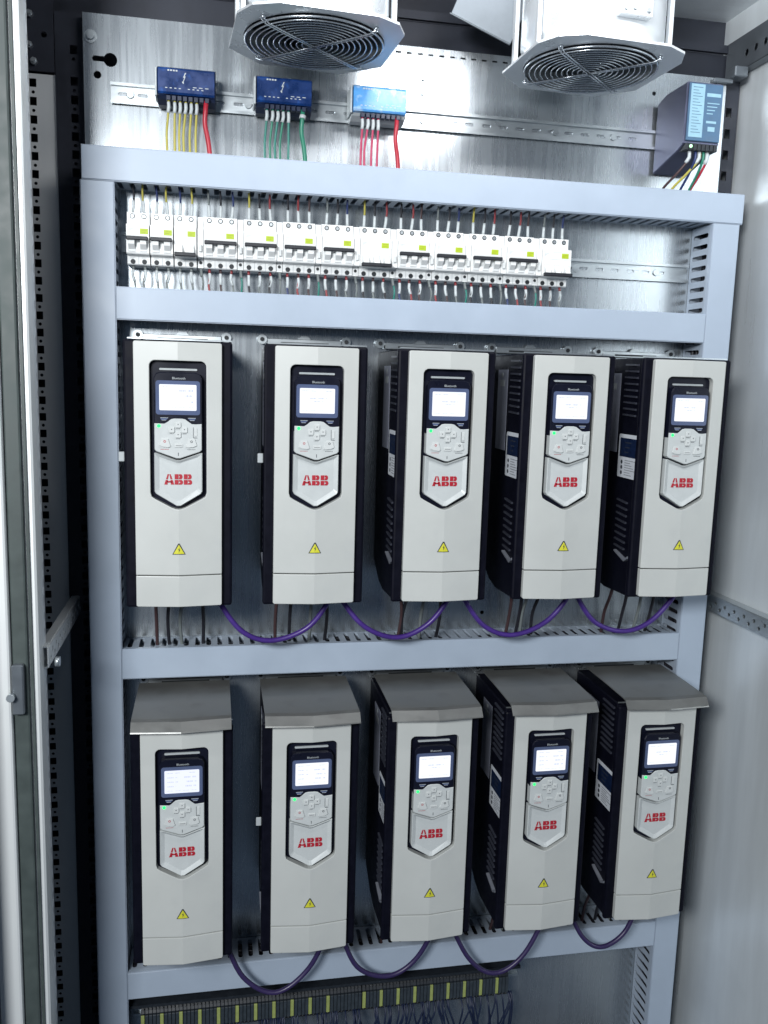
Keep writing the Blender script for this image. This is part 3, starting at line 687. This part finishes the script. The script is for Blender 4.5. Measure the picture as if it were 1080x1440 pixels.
for k, (m, x, dx, cn) in enumerate((('wn', .018, -.030, 'brown'), ('wy', .038, -.032, 'yellow'), ('wb', .030, -.006, 'blue'), ('wg', .046, -.004, 'dark green'), ('wr', .054, -.010, 'red'))):
    X = .905 + x; pts = [(X, -.110, .487), (X, -.112, .470), (X + dx * .5, -.098, .445), (X + dx, -.075, .420), (X + dx, -.055, .395)]
    wire_thing('wire', pts, .0024, m, '%s wire curving down from the power supply into the top duct' % cn, 'wires of the power supply',
               sleeve=[(X, -.1105, .483), (X, -.112, .472), (X + dx * .15, -.108, .463)] if k in (0, 1, 4) else None,
               collar=([(X, -.110, .4895), (X, -.1105, .483)], 'wr') if k in (0, 1, 4) else None)
# ------------------------------------------------------------------ fans
def make_fan():
    t = thing('cooling_fan', 'x', 'fan', (0, 0, 0)); S = .140; c = .062
    octo = [(-S, -S + c), (-S + .02, -S + c * .35), (-S + c, -S), (S - c, -S), (S - .02, -S + c * .35), (S, -S + c), (S, S - c), (S - c, S), (-S + c, S), (-S, S - c)]
    b = BM(); plate(b, octo, [circ(0, 0, .1215, 64)], 'z', 0, .004); obj('mounting_flange', b, 'wfan', t)
    b = BM()
    n = 64; R0, R1 = .1215, .118
    rr = [(R0, 0), (.1215, .030), (.128, .034), (.128, .215)]
    rows = [[b.verts.new((r * math.cos(2 * math.pi * i / n), r * math.sin(2 * math.pi * i / n), z)) for i in range(n)] for r, z in rr]
    for A, B in zip(rows, rows[1:]):
        for i in range(n):
            f = b.faces.new((A[i], A[(i + 1) % n], B[(i + 1) % n], B[i])); f.smooth = True
    for s in (-1, 1):
        for q in (-1, 1): bx(b, s * .124, s * .132, q * .050 - .006, q * .050 + .006, .0045, .215, .001)
    obj('housing', b, 'wfan', t)
    for i in range(12):
        b = BM(); ring(b, (0, 0, -.006 if i < 11 else -.004), .0115 + .0098 * i, .0013 if i < 11 else .0018, 56, 6); obj('guard_ring', b, 'wire', t)
    for a in (40, 132, 220, 312):
        b = BM(); A = math.radians(a); d = Vector((math.cos(A), math.sin(A), 0)); w = Vector((-d.y, d.x, 0)) * .0028
        for s in (-1, 1): tube(b, [d * .003 + w * s + Vector((0, 0, -.0088)), d * .118 + w * s + Vector((0, 0, -.0088)), d * .128 + w * s + Vector((0, 0, -.0015))], .0013, 6, 2)
        cyl(b, d * .129 + Vector((0, 0, -.0045)), d * .129 + Vector((0, 0, 0)), .0045, n=8); obj('guard_spoke', b, 'wire', t)
    b = BM(); cyl(b, (0, 0, .018), (0, 0, .075), .046, .050, n=32); obj('motor', b, 'motor', t)
    for k in range(7):
        b = BM(); a = 2 * math.pi * k / 7; vs = []
        for r in (.047, .078, .112):
            aa = a + (r - .047) * 4.5; vs.append([b.verts.new((r * math.cos(aa + da), r * math.sin(aa + da), .045 + dz)) for da, dz in ((-.30, -.020), (0, .0), (.30, .014))])
        for r0, r1 in zip(vs, vs[1:]):
            for q_ in range(2): f = b.faces.new((r0[q_], r0[q_ + 1], r1[q_ + 1], r1[q_])); f.smooth = True
        bmesh.ops.solidify(b, geom=b.faces[:], thickness=.0018); obj('fan_blade', b, 'blade', t)
    b = BM(); n = 40; prism(b, circ(0, 0, .1275, n), 'z', .10, .104); obj('inner_baffle', b, 'motor', t)
    # terminal box and leads on the front of the housing
    b = BM(); bx(b, -.022, .040, -.142, -.1265, .040, .120, .002); tb = obj('terminal_box', b, 'wfan', t)
    b = BM()
    for (x, z) in ((-.012, .050), (.004, .052), (.030, .050), (.010, .105)): cyl(b, (x, -.142, z), (x, -.146, z), .004, n=8)
    obj('screw', b, 'zinc', tb)
    b = BM(); tube(b, [(-.030, -.140, .118), (-.040, -.150, .090), (-.026, -.152, .078), (-.006, -.148, .092), (.006, -.146, .110)], .0013, 6); tube(b, [(-.034, -.140, .120), (-.046, -.152, .086), (-.024, -.154, .068), (.004, -.148, .080), (.030, -.146, .112)], .0013, 6)
    obj('lead', b, 'wgy', tb)
    return t
fan = make_fan(); fan.scale = (.93, .93, .93); fan.location = (.2175, -.172, .583); fan.rotation_euler = (0, 0, math.radians(4)); fan['label'] = 'round caged fan hanging from the roof, left one above the blue boxes'; fan['group'] = 'roof fans'
dup(fan, (.6880, -.180, .583), 'round caged fan hanging from the roof, right one nearer the power supply', 'roof fans')
b = BM(); bx(b, 0, .12, 0, .003, 0, .11, .001); bx(b, 0, .12, -.03, .0, 0, .003, .001)
o = tag(obj('bracket_plate', b, 'midsteel'), 'tilted grey sheet bracket under the roof between the two fans', 'bracket'); o.location = (.475, -.04, .700); o.rotation_euler = (math.radians(20), math.radians(24), math.radians(-10))
# ------------------------------------------------------------------ purple cables
def cable(a, c, low, label, y=-.13, grp='purple cables looping between drives', sag=None):
    mx = (a[0] + c[0]) / 2
    pts = [(a[0] - .008, y + .01, a[1] + .03), (a[0], y, a[1]), (a[0] + (mx - a[0]) * .42, y - .006, low + (a[1] - low) * .28), (mx, y - .008, low), (c[0] - (c[0] - mx) * .42, y - .006, low + (c[1] - low) * .28), (c[0], y, c[1]), (c[0] + .006, y + .01, c[1] + .03)]
    pts = [pts[0]] + [(p[0] + random.uniform(-.005, .005), p[1] + random.uniform(-.008, .004), p[2] + random.uniform(-.004, .004)) for p in pts[1:-1]] + [pts[-1]]
    b = BM(); tube(b, pts, .0048, 10, 8); return tag(obj('cable', b, 'purple' if y < -.125 else 'purple_shaded'), label, 'cable', grp)
nm = ['first and second', 'second and middle', 'middle and fourth', 'fourth and last']
lows = (-.427, -.424, -.428, -.424)
for k, (a, c) in enumerate((((.066, -.350), (.266, -.350)), ((.289, -.350), (.494, -.350)), ((.519, -.350), (.727, -.350)), ((.747, -.350), (.952, -.350)))):
    cable(a, c, lows[k], 'purple cable looping below the %s drives of the upper row' % nm[k])
for k, (a, c, lw) in enumerate((((.070, -1.01), (.283, -1.01), -1.136), ((.297, -1.01), (.496, -1.01), -1.134), ((.515, -1.01), (.733, -1.01), -1.148), ((.775, -1.01), (.935, -1.01), -1.112))):
    cable(a, c, lw, 'shaded purple cable looping below the %s drives of the lower row' % nm[k], y=-.12)
# power wires leaving the drives downwards
for r_, (zt, zb, rows_) in enumerate(((-.336, -.475, 'upper'), (-.987, -1.12, 'lower'))):
    for i, x in enumerate(xs):
        for k in range(4):
            X = x - .045 + .026 * k + random.uniform(-.006, .006); m = ['wn', 'wk', 'wgy', 'wk'][k]
            j = random.uniform(-.012, .012)
            wire_thing('power_wire', [(X, -.085, zt + .02), (X + j, -.080, zt - .03), (X + j * 1.5, -.062, zt - .075), (X + j, -.045, zb)], .0033, m,
                       '%s of four %s wires dropping from the %s drive of the %s row' % (ORD[k], {'wn': 'reddish brown', 'wk': 'black', 'wgy': 'grey'}[m], ORD[i], rows_), 'power wires under the drives')
# ------------------------------------------------------------------ terminal strip
tpx = [(-.0825 + .0372 * i) for i in range(11)] + [(.3655 + .0363 * i) for i in range(9)]
tm = {}
def term(x, y_, label, grp):
    key_ = y_
    if key_ not in tm:
        t = thing('terminal_block', label, 'terminal', (x, 0, -1.235), grp); w = .0074 if y_ else .0070
        b = BM(); prism(b, [(-.010, -.030), (-.010, .030), (-.040, .034), (-.050, .018), (-.050, -.018), (-.040, -.034)], 'x', -w / 2, w / 2, .0006); obj('housing', b, 'term' , t)
        b = BM(); bx(b, -w / 2 + .0003, w / 2 - .0003, -.0505, -.054, -.020, .016, .0005)
        obj('marker', b, 'ty' if y_ else mat_tmk, t)
        b = BM(); cyl(b, (0, -.0465, .025), (0, -.049, .027), .0026, n=8); cyl(b, (0, -.0465, -.025), (0, -.049, -.027), .0026, n=8); obj('screw', b, 'hole', t)
        tm[key_] = t; return t
    return dup(tm[key_], (x, 0, -1.235), label, grp)
mat_tmk = mat('dark_marker', (.035, .045, .055), .45, 0, .2, 90)
for i, x in enumerate(tpx):
    term(x, True, 'terminal with yellow-green marker, %s from the left in the bottom strip' % ORD[i], 'yellow marked terminals')
    nxt = tpx[i + 1] if i + 1 < len(tpx) else x + .03
    for k in range(1, 1 + int((nxt - x - .006) / .0074)):
        term(x + .0005 + .0074 * k, False, 'dark grey terminal between two yellow marked ones in the bottom strip', 'dark grey terminals')
b = BM(); bx(b, -.108, .705, -.0600, -.0560, -1.196, -1.190); bx(b, -.108, .705, -.056, -.012, -1.1962, -1.1905); tag(obj('strip_cover', b, 'term'), 'long black cover edge running along the top of the terminal strip', 'cover strip')
b = BM()
for i in range(120):
    x = random.uniform(-.09, .70); x1 = x + random.uniform(-.03, .03)
    tube(b, [(x, -.046, -1.258), (x, -.055 - random.uniform(0, .012), -1.275), ((x + x1) / 2, -.06, -1.31), (x1, -.05, -1.36)], .0019, 5, 3)
o = obj('control_wires', b, 'wd'); o['kind'] = 'stuff'; tag(o, 'mass of thin dark blue wires hanging below the terminal strip', 'wires')
